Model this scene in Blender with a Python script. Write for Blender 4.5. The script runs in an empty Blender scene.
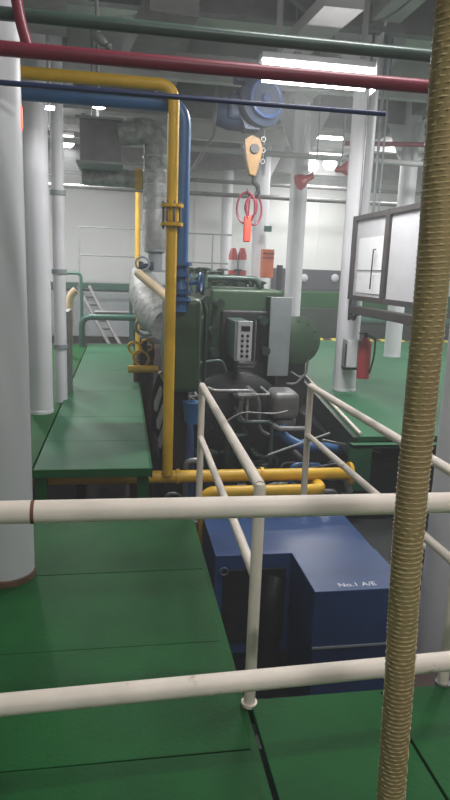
import bpy, bmesh, math, random
from mathutils import Vector, Matrix
random.seed(7)
C = bpy.context.scene.collection
PI = math.pi
V = Vector
EYE = 1.55
F = 622.0
# ---- camera axes (ship X to starboard, Y forward, Z up) seen in camera space
Ya = V((-103, 133, -F)).normalized()
Xa = V((1, -0.002, 0)); Xa.z = -(Xa.x*Ya.x + Xa.y*Ya.y)/Ya.z; Xa.normalize()
Za = Xa.cross(Ya)
ROT = Matrix((Xa, Ya, Za))
def ray(x, y): return ROT @ V((x-225, 400-y, -F)).normalized()
def at(x, y, D):
    d = ray(x, y); p = d*(D/d.y); p.z += EYE; return p
def atz(x, y, z):
    d = ray(x, y); p = d*((z-EYE)/d.z); p.z += EYE; return p

# ---------------------------------------------------------------- materials
def mat(name, col, rough=.5, metal=0, noise=.12, scale=6, bump=.0, bscale=40, dirt=None, dirt_amt=.45, dscale=3, emis=None, strength=0, alpha=1, trans=0, spec=.5):
    m = bpy.data.materials.new(name); m.use_nodes = True
    nt = m.node_tree; N = nt.nodes; L = nt.links; b = N['Principled BSDF']
    tc = N.new('ShaderNodeTexCoord')
    n = N.new('ShaderNodeTexNoise'); n.inputs['Scale'].default_value = scale; n.inputs['Detail'].default_value = 6
    L.new(tc.outputs['Object'], n.inputs['Vector'])
    r = N.new('ShaderNodeValToRGB')
    r.color_ramp.elements[0].position = .3; r.color_ramp.elements[1].position = .7
    r.color_ramp.elements[0].color = tuple(c*(1-noise) for c in col)+(1,)
    r.color_ramp.elements[1].color = tuple(min(1, c*(1+noise)) for c in col)+(1,)
    L.new(n.outputs['Fac'], r.inputs['Fac'])
    out = r.outputs['Color']
    if dirt:
        n2 = N.new('ShaderNodeTexNoise'); n2.inputs['Scale'].default_value = dscale; n2.inputs['Detail'].default_value = 8; n2.inputs['Roughness'].default_value = .7
        L.new(tc.outputs['Object'], n2.inputs['Vector'])
        r2 = N.new('ShaderNodeValToRGB'); r2.color_ramp.elements[0].position = 1-dirt_amt; r2.color_ramp.elements[1].position = min(1, 1.12-dirt_amt)
        L.new(n2.outputs['Fac'], r2.inputs['Fac'])
        mx = N.new('ShaderNodeMixRGB'); mx.inputs['Color2'].default_value = tuple(dirt)+(1,)
        L.new(r2.outputs['Color'], mx.inputs['Fac']); L.new(out, mx.inputs['Color1']); out = mx.outputs['Color']
    L.new(out, b.inputs['Base Color'])
    b.inputs['Roughness'].default_value = rough; b.inputs['Metallic'].default_value = metal
    b.inputs['Specular IOR Level'].default_value = spec
    if trans: b.inputs['Transmission Weight'].default_value = trans
    if alpha < 1: b.inputs['Alpha'].default_value = alpha
    if bump:
        n3 = N.new('ShaderNodeTexNoise'); n3.inputs['Scale'].default_value = bscale; n3.inputs['Detail'].default_value = 3
        L.new(tc.outputs['Object'], n3.inputs['Vector'])
        bp = N.new('ShaderNodeBump'); bp.inputs['Strength'].default_value = bump; bp.inputs['Distance'].default_value = .01
        L.new(n3.outputs['Fac'], bp.inputs['Height']); L.new(bp.outputs['Normal'], b.inputs['Normal'])
    if emis:
        b.inputs['Emission Color'].default_value = tuple(emis)+(1,); b.inputs['Emission Strength'].default_value = strength
    return m
def stripes(name, c1, c2, scale, axis_rot=.78, rough=.5, dist=0):
    m = mat(name, c1, rough)
    nt = m.node_tree; N = nt.nodes; L = nt.links; b = N['Principled BSDF']
    tc = N.new('ShaderNodeTexCoord'); mp = N.new('ShaderNodeMapping'); mp.inputs['Rotation'].default_value = (0, 0, axis_rot)
    w = N.new('ShaderNodeTexWave'); w.inputs['Scale'].default_value = scale; w.inputs['Distortion'].default_value = dist
    r = N.new('ShaderNodeValToRGB'); r.color_ramp.interpolation = 'CONSTANT'
    r.color_ramp.elements[0].color = c1+(1,); r.color_ramp.elements[1].color = c2+(1,); r.color_ramp.elements[1].position = .5
    L.new(tc.outputs['Object'], mp.inputs['Vector']); L.new(mp.outputs['Vector'], w.inputs['Vector'])
    L.new(w.outputs['Fac'], r.inputs['Fac']); L.new(r.outputs['Color'], b.inputs['Base Color'])
    return m
M = dict(
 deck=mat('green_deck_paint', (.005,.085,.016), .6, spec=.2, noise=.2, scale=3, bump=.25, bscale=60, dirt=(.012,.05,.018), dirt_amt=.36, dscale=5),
 deck_far=mat('green_deck_paint_pale', (.028,.135,.062), .55, spec=.35, noise=.1, scale=2, bump=.15, bscale=30),  # paler, less saturated green than the near plates
 white=mat('white_column_paint', (.64,.64,.67), .45, noise=.06, scale=2, dirt=(.42,.40,.37), dirt_amt=.36, dscale=3),
 rail=mat('worn_white_rail_paint', (.78,.69,.60), .5, noise=.08, scale=9, dirt=(.30,.20,.13), dirt_amt=.37, dscale=11),
 wall=mat('white_panel_paint', (.66,.67,.66), .6, noise=.04, scale=.7, dirt=(.45,.43,.40), dirt_amt=.3, dscale=1.2),
 ceil=mat('grey_ceiling_paint', (.6,.6,.58), .6, noise=.2, scale=.9, dirt=(.16,.16,.16), dirt_amt=.42, dscale=.8),
 beam=mat('dark_grey_beam_paint', (.20,.20,.20), .6, noise=.15),
 beam_l=mat('light_grey_beam_paint', (.46,.46,.46), .6, noise=.12, scale=2),
 bilge=mat('red_brown_bilge_paint', (.055,.028,.024), .7, noise=.4, scale=2, dirt=(.015,.012,.012), dirt_amt=.5),
 black=mat('black_oily_steel', (.014,.016,.017), .5, noise=.4, scale=9, bump=.3),
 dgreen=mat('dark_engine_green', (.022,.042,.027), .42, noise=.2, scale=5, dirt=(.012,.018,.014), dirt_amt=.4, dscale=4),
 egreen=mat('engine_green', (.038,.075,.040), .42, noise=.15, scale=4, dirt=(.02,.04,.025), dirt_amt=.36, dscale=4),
 pgreen=mat('pipe_green', (.02,.10,.07), .4, noise=.15),
 cgreen=mat('grey_green_pipe', (.06,.10,.085), .35, noise=.15),
 yellow=mat('yellow_pipe_paint', (.70,.41,.02), .42, noise=.12, scale=5, dirt=(.30,.14,.02), dirt_amt=.34, dscale=9),
 cream=mat('cream_paint', (.62,.48,.30), .5, noise=.1),
 blue=mat('blue_pipe_paint', (.045,.13,.31), .38, noise=.12, scale=4),
 dblue=mat('dark_blue_casing_paint', (.028,.065,.175), .36, noise=.12, scale=3, dirt=(.02,.03,.09), dirt_amt=.33, dscale=5),
 navy=mat('thin_navy_pipe', (.03,.045,.12), .3, noise=.1),
 hblue=mat('faded_blue_hoist', (.020,.036,.068), .55, noise=.2),
 red=mat('dark_red_pipe_paint', (.22,.028,.05), .4, noise=.12, scale=3),
 bred=mat('bright_red', (.40,.045,.045), .4, noise=.12),
 orange=mat('orange_paint', (.65,.17,.07), .5, noise=.1),
 hook=mat('ochre_hook_paint', (.20,.105,.018), .5, noise=.2, scale=12),
 silver=mat('galvanised_cladding', (.42,.42,.41), .42, .55, noise=.25, scale=10, bump=.5, bscale=14),
 foil=mat('aged_insulation', (.33,.34,.33), .55, .3, noise=.4, scale=12, bump=.9, bscale=18),
 gpanel=mat('light_grey_panel', (.26,.29,.30), .45, noise=.1),
 steel=mat('dull_steel', (.20,.20,.20), .45, .4, noise=.2),
 rack=mat('brown_grey_frame', (.05,.045,.045), .5, noise=.2, scale=8),
 paper=mat('white_paper', (.75,.76,.78), .7, noise=.03),
 lightpanel=mat('pale_panel', (.48,.48,.50), .5, noise=.05),
 navyband=mat('slate_band_paint', (.055,.058,.072), .55, noise=.1),
 rust=mat('rust', (.13,.07,.045), .8, noise=.4, scale=20),
 tape=mat('brown_tape', (.16,.06,.03), .7, noise=.3, scale=20),
 gl=mat('window_glass', (.9,.92,.95), .08, noise=.01, alpha=.18),
 lamp=mat('lamp_glow', (1,1,1), .5, emis=(1,.97,.96), strength=14),
 lamp2=mat('far_lamp_glow', (1,1,1), .5, emis=(1,.98,.95), strength=10),
 ind=mat('red_indicator', (.7,.05,.03), .5, emis=(1,.15,.08), strength=1.5),
 hazard=stripes('yellow_black_hazard', (.75,.55,.03), (.02,.02,.02), .8),
 bw=stripes('black_white_hazard', (.6,.6,.6), (.02,.02,.02), 2.5, 1.2),
)

# ---------------------------------------------------------------- mesh builder
class MB:
    def __init__(s): s.bm = bmesh.new()
    def box(s, a, b, bev=0, rot=None, piv=None):
        x0,y0,z0 = a; x1,y1,z1 = b
        r = bmesh.ops.create_cube(s.bm, size=1)
        vs = r['verts']
        for v in vs:
            v.co = V(((x0+x1)/2+v.co.x*(x1-x0), (y0+y1)/2+v.co.y*(y1-y0), (z0+z1)/2+v.co.z*(z1-z0)))
        if bev:
            es = list({e for v in vs for e in v.link_edges})
            g = bmesh.ops.bevel(s.bm, geom=es, offset=bev, segments=3, affect='EDGES', profile=.6)
            vs = list({v for v in g['verts']} | {v for v in vs if v.is_valid})
        if rot:
            p = V(piv) if piv else V(((x0+x1)/2,(y0+y1)/2,(z0+z1)/2))
            R = Matrix.Rotation(rot[0], 3, 'XYZ'[rot[1]])
            vs = [v for v in vs if v.is_valid]
            for v in vs: v.co = p + R@(v.co-p)
        return s
    def _ring(s, c, t, u, r, n):
        w = t.cross(u)
        return [s.bm.verts.new(c + (u*math.cos(2*PI*i/n) + w*math.sin(2*PI*i/n))*r) for i in range(n)]
    def tube(s, pts, r, n=16, elbow=0, seg=6, cap=True):
        P = [V(p) for p in pts]
        if elbow and len(P) > 2:
            Q = [P[0]]
            for i in range(1, len(P)-1):
                a, b, c = P[i-1], P[i], P[i+1]
                e = min(elbow, (a-b).length*.48, (c-b).length*.48)
                p0 = b+(a-b).normalized()*e; p1 = b+(c-b).normalized()*e
                for k in range(seg+1):
                    t = k/seg; Q.append(p0*(1-t)**2 + b*2*t*(1-t) + p1*t*t)
            Q.append(P[-1]); P = Q
        t = (P[1]-P[0]).normalized()
        u = t.orthogonal().normalized(); prev = None; first = None
        for i, p in enumerate(P):
            if i == 0: tt = t
            elif i == len(P)-1: tt = (P[i]-P[i-1]).normalized()
            else: tt = ((P[i+1]-P[i]).normalized()+(P[i]-P[i-1]).normalized()).normalized()
            u = (u - tt*u.dot(tt)).normalized()
            rr = r[i] if isinstance(r, (list, tuple)) else r
            ring = s._ring(p, tt, u, rr, n)
            if prev:
                for k in range(n): s.bm.faces.new((prev[k], prev[(k+1)%n], ring[(k+1)%n], ring[k]))
            else: first = ring
            prev = ring
        if cap: s.bm.faces.new(first[::-1]); s.bm.faces.new(prev)
        return s
    def lathe(s, base, axis, prof, n=24):          # prof: (distance along axis, radius)
        a = V(axis).normalized(); b = V(base)
        pts = [b + a*h for h, r in prof]
        u = a.orthogonal().normalized(); prev = None
        for p, (h, r) in zip(pts, prof):
            ring = s._ring(p, a, u, max(r, 1e-4), n)
            if prev:
                for k in range(n): s.bm.faces.new((prev[k], prev[(k+1)%n], ring[(k+1)%n], ring[k]))
            else: s.bm.faces.new(ring[::-1])
            prev = ring
        s.bm.faces.new(prev)
        return s
    def torus(s, c, ax, R, r, n=28, m=8):
        a = V(ax).normalized(); u = a.orthogonal().normalized(); w = a.cross(u)
        pts = [V(c)+(u*math.cos(2*PI*i/n)+w*math.sin(2*PI*i/n))*R for i in range(n)]
        rings = []
        for i, p in enumerate(pts):
            o = (p-V(c)).normalized()
            rings.append([s.bm.verts.new(p+(o*math.cos(2*PI*k/m)+a*math.sin(2*PI*k/m))*r) for k in range(m)])
        for i in range(n):
            for k in range(m):
                s.bm.faces.new((rings[i][k], rings[(i+1)%n][k], rings[(i+1)%n][(k+1)%m], rings[i][(k+1)%m]))
        return s
    def prism(s, pts, ext):
        e = V(ext); a = [s.bm.verts.new(V(p)) for p in pts]; b = [s.bm.verts.new(V(p)+e) for p in pts]
        n = len(a); s.bm.faces.new(a); s.bm.faces.new(b[::-1])
        for i in range(n): s.bm.faces.new((a[i], b[i], b[(i+1)%n], a[(i+1)%n]))
        return s
def obj(name, mb, m, parent=None, smooth=True, label=None):
    bm = mb.bm
    bmesh.ops.recalc_face_normals(bm, faces=bm.faces)
    me = bpy.data.meshes.new(name)
    org = None
    if parent is not None:
        org = V((0,0,0)); q = parent
        while q is not None: org += q.location; q = q.parent
    else:
        zs = [v.co for v in bm.verts]
        org = V(((min(v.x for v in zs)+max(v.x for v in zs))/2, (min(v.y for v in zs)+max(v.y for v in zs))/2, min(v.z for v in zs)))
    for v in bm.verts: v.co -= org
    bm.to_mesh(me); bm.free()
    if smooth:
        for p in me.polygons: p.use_smooth = True
        try: me.set_sharp_from_angle(angle=math.radians(38))
        except Exception: pass
    me.materials.append(M[m] if isinstance(m, str) else m)
    o = bpy.data.objects.new(name, me); C.objects.link(o)
    if parent is not None: o.parent = parent
    else: o.location = org
    if label: o['label'] = label
    return o
def tag(o, label, cat, group=None, kind=None):
    o['label'] = label; o['category'] = cat
    if group: o['group'] = group
    if kind: o['kind'] = kind
    return o
def thing(name, label, cat, loc, group=None):
    o = bpy.data.objects.new(name, None); C.objects.link(o); o.location = loc; o.empty_display_size = .1
    return tag(o, label, cat, group)
def struct(name, mb, m, parent=None, smooth=False):
    o = obj(name, mb, m, parent, smooth); o['kind'] = 'structure'; return o
def dup(o, loc, label, parent=None):
    r = o.copy(); C.objects.link(r); r.location = loc; r['label'] = label
    for ch in [c for c in bpy.data.objects if c.parent == o]:
        c2 = ch.copy(); C.objects.link(c2); c2.parent = r
        for g in [c for c in bpy.data.objects if c.parent == ch]:
            g2 = g.copy(); C.objects.link(g2); g2.parent = c2
    return r
def flange(mb, p, ax, r, t=.03):
    a = V(ax).normalized()
    mb.lathe(V(p)-a*t/2, a, [(0, r), (t, r)], 20)
    return mb

CEIL = 4.75; BILGE = -2.2; WB = 17.0
# ================================================================= SETTING
struct('floor', MB().box((-3.2,-3,BILGE-.1), (9.2,WB,BILGE)), 'bilge')
struct('wall_back', MB().box((-3.2,WB,BILGE), (9.2,WB+.1,CEIL)), 'wall')
struct('wall_left', MB().box((-3.3,-3,BILGE), (-3.2,WB,CEIL)), 'wall')
struct('wall_right', MB().box((9.2,-3,BILGE), (9.3,WB,CEIL)), 'wall')
struct('wall_rear', MB().box((-3.2,-3.1,BILGE), (9.2,-3,CEIL)), 'wall')
struct('ceiling', MB().box((-3.3,-3,CEIL), (9.3,WB+.1,CEIL+.1)), 'ceil')
# wall panel seams, slate band, green kerb
m = MB()
for x in (-1.5,.2,1.9,3.6,5.3,7.0,8.7): m.box((x-.012,WB-.02,.9), (x+.012,WB,4.3))
struct('trim_1', m, 'wall')
a = at(272,268,WB); b = at(450,292,WB)
struct('trim_2', MB().box((a.x, WB-.12, b.z-.05), (9.1, WB-.001, a.z)), 'navyband')
a = at(63,282,WB-.2); b = at(135,291,WB-.2)
struct('trim_3', MB().box((-3.1,WB-.3,b.z), (2.9,WB-.001,a.z), .02), 'pgreen')
# near deck : plates with narrow gaps
m = MB()
XR = .425
ys = [-2.9,-.4,1.50,2.19,3.70]
ys = [-2.9,-.5,1.74,2.36,3.02,3.70]
for i in range(5):
    m.box((-3.1, ys[i]+.002, -.03+.002*i), (XR+.06*0, ys[i+1]-.002, 0-.001*(i%2)), .003)
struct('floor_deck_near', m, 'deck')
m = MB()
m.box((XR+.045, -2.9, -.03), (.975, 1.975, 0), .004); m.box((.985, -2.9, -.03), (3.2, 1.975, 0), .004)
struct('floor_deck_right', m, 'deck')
struct('trim_4', MB().box((XR-.012,-2.9,-.12), (XR+.03,3.7,-.012), .003).box((XR+.03,1.975,-.10),(1.25,1.99,-.01)), 'deck')
# walkway supports in pit
bm_ = MB(); bm_.box((XR,3.82,-.05), (2.0,3.88,-.008), .004)
bm_.box((XR-.05,3.705,BILGE),(XR+.05,3.83,-.03))
tag(obj('support_beam', bm_, 'steel', smooth=False), 'dull steel beam crossing the pit under the far posts of the two pit railings', 'beam')

# far decks
struct('floor_deck_port', MB().box((-3.1,4.74,-.07), (-.70,13.0,-.03)), 'deck')
p0 = at(400,436,5.6)
dk = MB().prism([(2.30,5.62,-.05),(9.1,5.62,-.05),(9.1,14.85,-.05),(2.9,14.85,-.05),(2.80,9.5,-.05)], (0,0,.05))
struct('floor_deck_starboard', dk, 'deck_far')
struct('trim_5', MB().box((3.0,14.3,0), (9.1,14.82,.006)), mat('hazard_yellow',(.62,.50,.05)))
m = MB(); x = 3.1
while x < 8.8:
    m.prism([(x,14.3,.006),(x+.2,14.3,.006),(x+.32,14.82,.006),(x+.12,14.82,.006)], (0,0,.003)); x += .42
struct('trim_9', m, 'black')
struct('trim_6', MB().box((2.9,14.83,-.9),(9.1,14.9,-.05)), 'black')
struct('trim_7', MB().box((2.9,16.2,-.9),(9.1,16.9,at(320,308,16.2).z), .02), 'dgreen')
struct('trim_8', MB().box((2.9,16.25,at(320,308,16.2).z),(9.1,16.98,at(320,292,16.9).z), .02), 'deck')

# ================================================================= FAR PLATFORM on the left
t = thing('raised_walkway', 'long green steel walkway beside the engine, reaching back from behind the left column', 'walkway', (-.22,8.8,-.5))
dp = MB()
yy = [4.74,5.55,6.5,7.9,9.6,11.3,12.95]
for i in range(6): dp.box((-.67,yy[i]+.003,-.02),(.222,yy[i+1]-.003,0.0), .003)
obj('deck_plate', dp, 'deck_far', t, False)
obj('edge_trim', MB().box((-.9,4.715,-.062),(.24,4.74,.004),.003).box((.222,4.74,-.08),(.242,12.95,.004),.003), 'deck', t, False)
for x,y in ((.17,4.76),(.17,8.8),(.17,12.9),(-.62,4.76),(-.62,12.9)):
    obj('leg', MB().box((x-.045,y,BILGE),(x+.045,y+.09,-.02)), 'deck', t, False)
obj('frame', MB().box((-.62,5.76,-.15),(.17,5.83,-.08)), 'black', t, False)

# ================================================================= COLUMNS
def column(x, y, r, zb, label, base=True, cap=0, group='white deck columns'):
    t = thing('support_column', label, 'column', (x,y,zb), group)
    obj('shaft', MB().lathe((x,y,zb), (0,0,1), [(0,r),(CEIL-zb,r)], 32), 'white', t)
    if base:
        obj('base_collar', MB().lathe((x,y,zb), (0,0,1), [(0,r+.006),(.03,r+.006),(.035,r)], 32), 'white' if base==2 else 'rust', t)
    if cap:
        g = MB()
        for k in range(4):
            d = V((math.cos(k*PI/2),math.sin(k*PI/2),0)); w = V((-d.y,d.x,0))*.015
            c = V((x,y,0))
            g.prism([c+d*r*.9+V((0,0,cap-.75))-w, c+d*r*.9+V((0,0,cap))-w, c+d*(r+.34)+V((0,0,cap))-w], w*2)
        obj('gusset', g, 'white', t, False)
    return t
column(-.572, 3.04, .135, 0, 'near white column at the left edge standing on the green floor plates')
column(-.87, 6.85, .132, -.03, 'white column beside the long green walkway, second from the left', 2)
column(3.02, 8.05, .155, 0, 'thick white column carrying the fire extinguisher', 2, 4.5)
column(3.03, 11.0, .15, 0, 'white column directly behind the round green drum end', 2, 4.3)
column(3.05, 14.1, .17, 0, 'white column with the orange box beside it, behind the engine', 2, 4.3)
column(2.62, 16.2, .14, -.03, 'far white column behind the hanging red slings', 2)
column(5.3, 11.6, .16, 0, 'white column seen behind the framed notice window', 2, 4.3)
column(2.18, 3.5, .20, BILGE, 'large white column rising from the pit at the right edge', 0)
# service pipes by left columns
a = at(56.5,120,7.4)
t = thing('vertical_pipe', 'pale vertical pipe close behind the second column on the left', 'pipe', (a.x,7.4,-.03))
obj('pipe', MB().tube([(a.x,7.4,-.03),(a.x,7.4,CEIL)], .07), 'white', t)
for z in (.6,1.45,2.3): obj('clamp', MB().lathe((a.x,7.4,z),(0,0,1),[(0,.085),(.05,.085)],16), 'gpanel', t)
a = at(64,345,7.9)
tag(obj('grey_cabinet', MB().box((a.x-.05,7.8,-.03),(a.x+.07,8.3,1.0),.01), 'steel', smooth=False), 'narrow grey metal cabinet behind the left columns, beside the walkway', 'cabinet')

# ================================================================= CEILING GIRDERS, DUCTS
def girder(name_label, a, b, m, group=None):
    return tag(obj('ceiling_girder', MB().box(a,b,.01), m, smooth=False), name_label, 'girder', group)
girder('dark transverse ceiling girder nearest the camera, above the lamp', (-3.1,7.6,4.35), (9.1,7.75,CEIL), 'beam')
girder('grey transverse ceiling girder over the middle of the engine', (-3.1,9.6,4.2), (9.1,9.75,CEIL), 'beam_l')
girder('dark transverse ceiling girder over the far end of the engine', (-3.1,11.6,4.15), (9.1,11.9,CEIL), 'beam')
girder('grey transverse ceiling girder before the back wall', (-3.1,13.6,4.2), (9.1,13.8,CEIL), 'beam_l')
girder('lowest dark transverse girder along the top of the back wall', (-3.1,15.9,4.0), (9.1,16.3,CEIL), 'beam')
girder('lengthwise dark ceiling girder over the left walkway', (-1.15,-2.5,4.3), (-.75,WB,CEIL-.001), 'beam')
girder('lengthwise ceiling girder along the row of white columns', (2.85,-2.5,4.45), (3.2,WB,CEIL-.001), 'beam_l')
girder('lengthwise dark ceiling girder between the lamps and the blue hoist', (.55,-2.5,4.4), (.85,WB,CEIL-.001), 'beam')
girder('lengthwise ceiling girder far right behind the spiral hose', (5.2,-2.5,4.45), (5.5,WB,CEIL-.001), 'beam')
def duct(name, label, pts, w, h, m, cat='duct'):
    a, b = V(pts[0]), V(pts[1]); d = (b-a).normalized(); s = d.cross(V((0,0,1))).normalized()*w/2; u = V((0,0,h/2))
    return tag(obj(name, MB().prism([a-s-u, a+s-u, a+s+u, a-s+u], b-a), m, smooth=False), label, cat)
a = at(345,0,5.6); b = at(295,48,7.5)
duct('air_duct', 'pale flat duct running diagonally under the ceiling above the lamp', [a,b], .35,.12,'beam_l')
a = at(175,0,5.5); b = at(140,60,7.6)
duct('air_duct', 'dark duct running diagonally under the ceiling above the yellow pipe', [a,b], .40,.2,'beam')
duct('air_duct', 'dark broad duct under the ceiling above the left columns', [at(38,-12,5.2),at(43,25,6.2)], .40,.15,'beam')
# box duct + round exhaust trunk
t = thing('exhaust_duct', 'silver clad exhaust trunk bending down beside the yellow pipe', 'duct', at(155,262,9))
a0 = at(128,130,9); a1 = at(152,142,9)
obj('pipe', MB().tube([at(118,133,9), at(157,130,9), at(155,213,9)], .17, 24, elbow=.42, seg=8), 'foil', t)
obj('lower_cylinder', MB().tube([at(155,210,9), at(155,245,9), at(155,253,9)], [.175,.175,.13], 24), 'silver', t)
m = MB()
for y in (158,172,186,200): m.lathe(at(156,y,9), (0,0,1), [(0,.178),(.02,.178)], 24)
m.lathe(at(132,131.5,9), (1,0,0), [(0,.178),(.02,.178)], 24)
obj('cladding_band', m, 'silver', t)
obj('neck', MB().lathe(at(155,272,9), (0,0,1), [(0,.15),(.03,.15),(.03,.1),(.28,.1),(.28,.16),(.31,.16)], 20), 'gpanel', t)
a = at(80,120,9); b = at(121,164,9)
t = thing('duct_box', 'square grey duct box hung under the ceiling left of the silver exhaust bend', 'duct', ((a.x+b.x)/2,9.2,b.z))
obj('casing', MB().box((a.x,8.9,b.z),(b.x,9.6,a.z),.01), 'beam', t, False)
obj('frame', MB().box((a.x-.05,8.85,b.z-.03),(b.x+.03,9.65,b.z)), 'gpanel', t, False); obj('frame', MB().box((a.x-.05,8.85,a.z),(b.x+.03,9.65,a.z+.03)), 'gpanel', t, False)
obj('hanger', MB().box((a.x+.2,9.2,a.z+.03),(a.x+.24,9.24,CEIL)), 'beam', t, False)
a = at(82,176,9.6); b = at(146,180,9.6)
t = thing('insulated_pipe', 'thick wrinkled insulated pipe running sideways below the duct box', 'pipe', (a.x,9.6,a.z-.1))
obj('lagging', MB().tube([(a.x+ (b.x-a.x)*k/8, 9.6, a.z+.012*math.sin(k*3)) for k in range(9)], [.12+.008*(k%2) for k in range(9)], 20), 'foil', t)
obj('hanger', MB().tube([(a.x+.15,9.6,a.z+.1),(a.x+.15,9.6,CEIL)], .012, 8), 'steel', t)
obj('yellow_collar', MB().tube([(b.x-.16,9.6,b.z),(b.x-.06,9.6,b.z)], .15, 20), 'yellow', t)
p = [at(138,196,14.5), at(138,250,14.5)]
tag(obj('vertical_pipe', MB().tube([p[0]+V((0,0,.4)),V((p[0].x,14.5,-.5))], .06), 'yellow'), 'thin yellow vertical pipe in front of the back wall', 'pipe')

# ================================================================= OVERHEAD PIPES
def pipe(name, label, pts, r, m, elbow=0, cat='pipe', group=None, n=18):
    return tag(obj(name, MB().tube(pts, r, n, elbow), m), label, cat, group)
def ext(a, b, k0, k1):   # extend a segment beyond both ends
    d = b-a; return a-d*k0, b+d*k1
a = V((-3.2,2.72,at(225,68.5,2.72).z)); b = V((9.2,2.72,a.z))
t = thing('overhead_pipe', 'dark red pipe crossing overhead in front of the bright lamp', 'pipe', a)
obj('pipe', MB().tube([a,b], .028, 18), 'red', t)
q = at(29,50,2.72); obj('branch', MB().tube([q, at(21,24,2.74), at(11,-30,2.78), V((at(11,-30,2.78).x,2.78,CEIL))], .022, 14, .12), 'red', t)
a = V((-3.2,2.82,at(225,35.5,2.82).z)); b = V((9.2,2.82,a.z))
pipe('overhead_pipe', 'grey green pipe crossing overhead above the dark red one', [a,b], .026, 'cgreen')
a = at(-60,78,2.8); b = at(385,114,2.8)
pipe('overhead_pipe', 'thin navy pipe crossing overhead below the red one', [V((-3.2,2.8,b.z)),V((b.x,2.8,b.z))], .011, 'navy')
# yellow pipe: overhead run, drop, flange pair
t = thing('yellow_pipe', 'bright yellow pipe running overhead then dropping in front of the engine', 'pipe', (.41,5.4,-.29))
TX = at(174,95,5.4).x
zt = 2.99
obj('pipe', MB().tube([(-2.2,5.4,zt),(TX,5.4,zt),(TX,5.4,-.28)], .047, 20, .13, 8), 'yellow', t)
m = MB(); z = at(170,215,5.4).z
for dz in (.075,-.075): m.lathe((TX,5.4,z+dz-.014), (0,0,1), [(0,.095),(.028,.095)], 24)
m.lathe((TX,5.4,z-.05), (0,0,1), [(0,.058),(.1,.058)], 20)
obj('flange', m, 'yellow', t)
m = MB()
for k in range(8):
    a_ = k*PI/4+.2; m.tube([(TX+.078*math.cos(a_),5.4+.078*math.sin(a_),z-.11),(TX+.078*math.cos(a_),5.4+.078*math.sin(a_),z+.11)], .008, 6)
obj('bolts', m, 'steel', t)
# blue pipe
BX = at(183,150,5.55).x; zb = at(100,97,5.55).z
t = thing('blue_pipe', 'large blue pipe running overhead then down beside the yellow pipe to a valve', 'pipe', (BX,5.55,1.2))
obj('pipe', MB().tube([(-2.2,5.55,zb-.01),(BX,5.55,zb-.01),(BX,5.55,1.50)], .064, 20, .17, 8), 'blue', t)
for y in (264,275,292,299): obj('flange', flange(MB(), (BX,5.55,at(182,y,5.55).z), (0,0,1), .10), 'blue', t)
m = MB()
m.lathe((BX,5.55,1.18), (0,0,1), [(0,.06),(.14,.06),(.2,.085),(.26,.06),(.36,.06)], 20)
v = obj('valve', m, 'blue', t)
vz = at(182,284,5.55).z
m = MB().tube([(BX,5.55,vz),(BX+.17,5.5,vz+.02)], .018, 10).torus((BX+.17,5.5,vz+.02), (1,-.3,0), .08, .011)
for k in range(3):
    d = V((.0,math.cos(k*PI/3),math.sin(k*PI/3)))*.08; c = V((BX+.17,5.5,vz+.02)); m.tube([c-d,c+d], .007, 6)
obj('handwheel', m, 'blue', v)
m = MB()
for dx in (-.05,.06): m.tube([(BX+dx,5.48,at(182,262,5.55).z),(BX+dx,5.48,at(182,301,5.55).z)], .009, 6)
obj('bolts', m, 'steel', t)

# hangers
for px, lab in ((278,'pale vertical hanger rod above the left end of the lamp'),(363,'pale vertical hanger rod above the right end of the lamp')):
    a = at(px,58,6.3)
    tag(obj('hanger_rod', MB().tube([a,V((a.x,6.3,CEIL))], .03, 10), 'beam_l'), lab, 'rod', 'lamp hanger rods')
# cables sagging under the ceiling
def sag(a, b, s, r, m, label):
    a, b = V(a), V(b); P = [a.lerp(b, k/14)-V((0,0,s*4*(k/14)*(1-k/14))) for k in range(15)]
    tag(obj('cable', MB().tube(P, r, 8), m), label, 'cable')
sag(at(285,-8,6.5), at(385,-12,6.5), .28, .012, 'gpanel', 'thin grey cable sagging under the ceiling, upper of the two above the lamp')
sag(at(290,-4,6.4), at(425,-14,6.4), .32, .012, 'gpanel', 'thin grey cable sagging under the ceiling, lower of the two above the lamp')
a = at(97,37,4.6)
t = thing('sprinkler', 'small brass valve fitting hanging under the ceiling at upper left', 'fitting', a)
obj('body', MB().lathe(a, (.6,-.3,-.5), [(-.04,.02),(0,.035),(.06,.035),(.09,.02),(.11,.028),(.13,.01)], 14), 'steel', t)
obj('stem', MB().tube([a,(a.x,a.y,CEIL)], .012, 8), 'beam', t)

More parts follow.
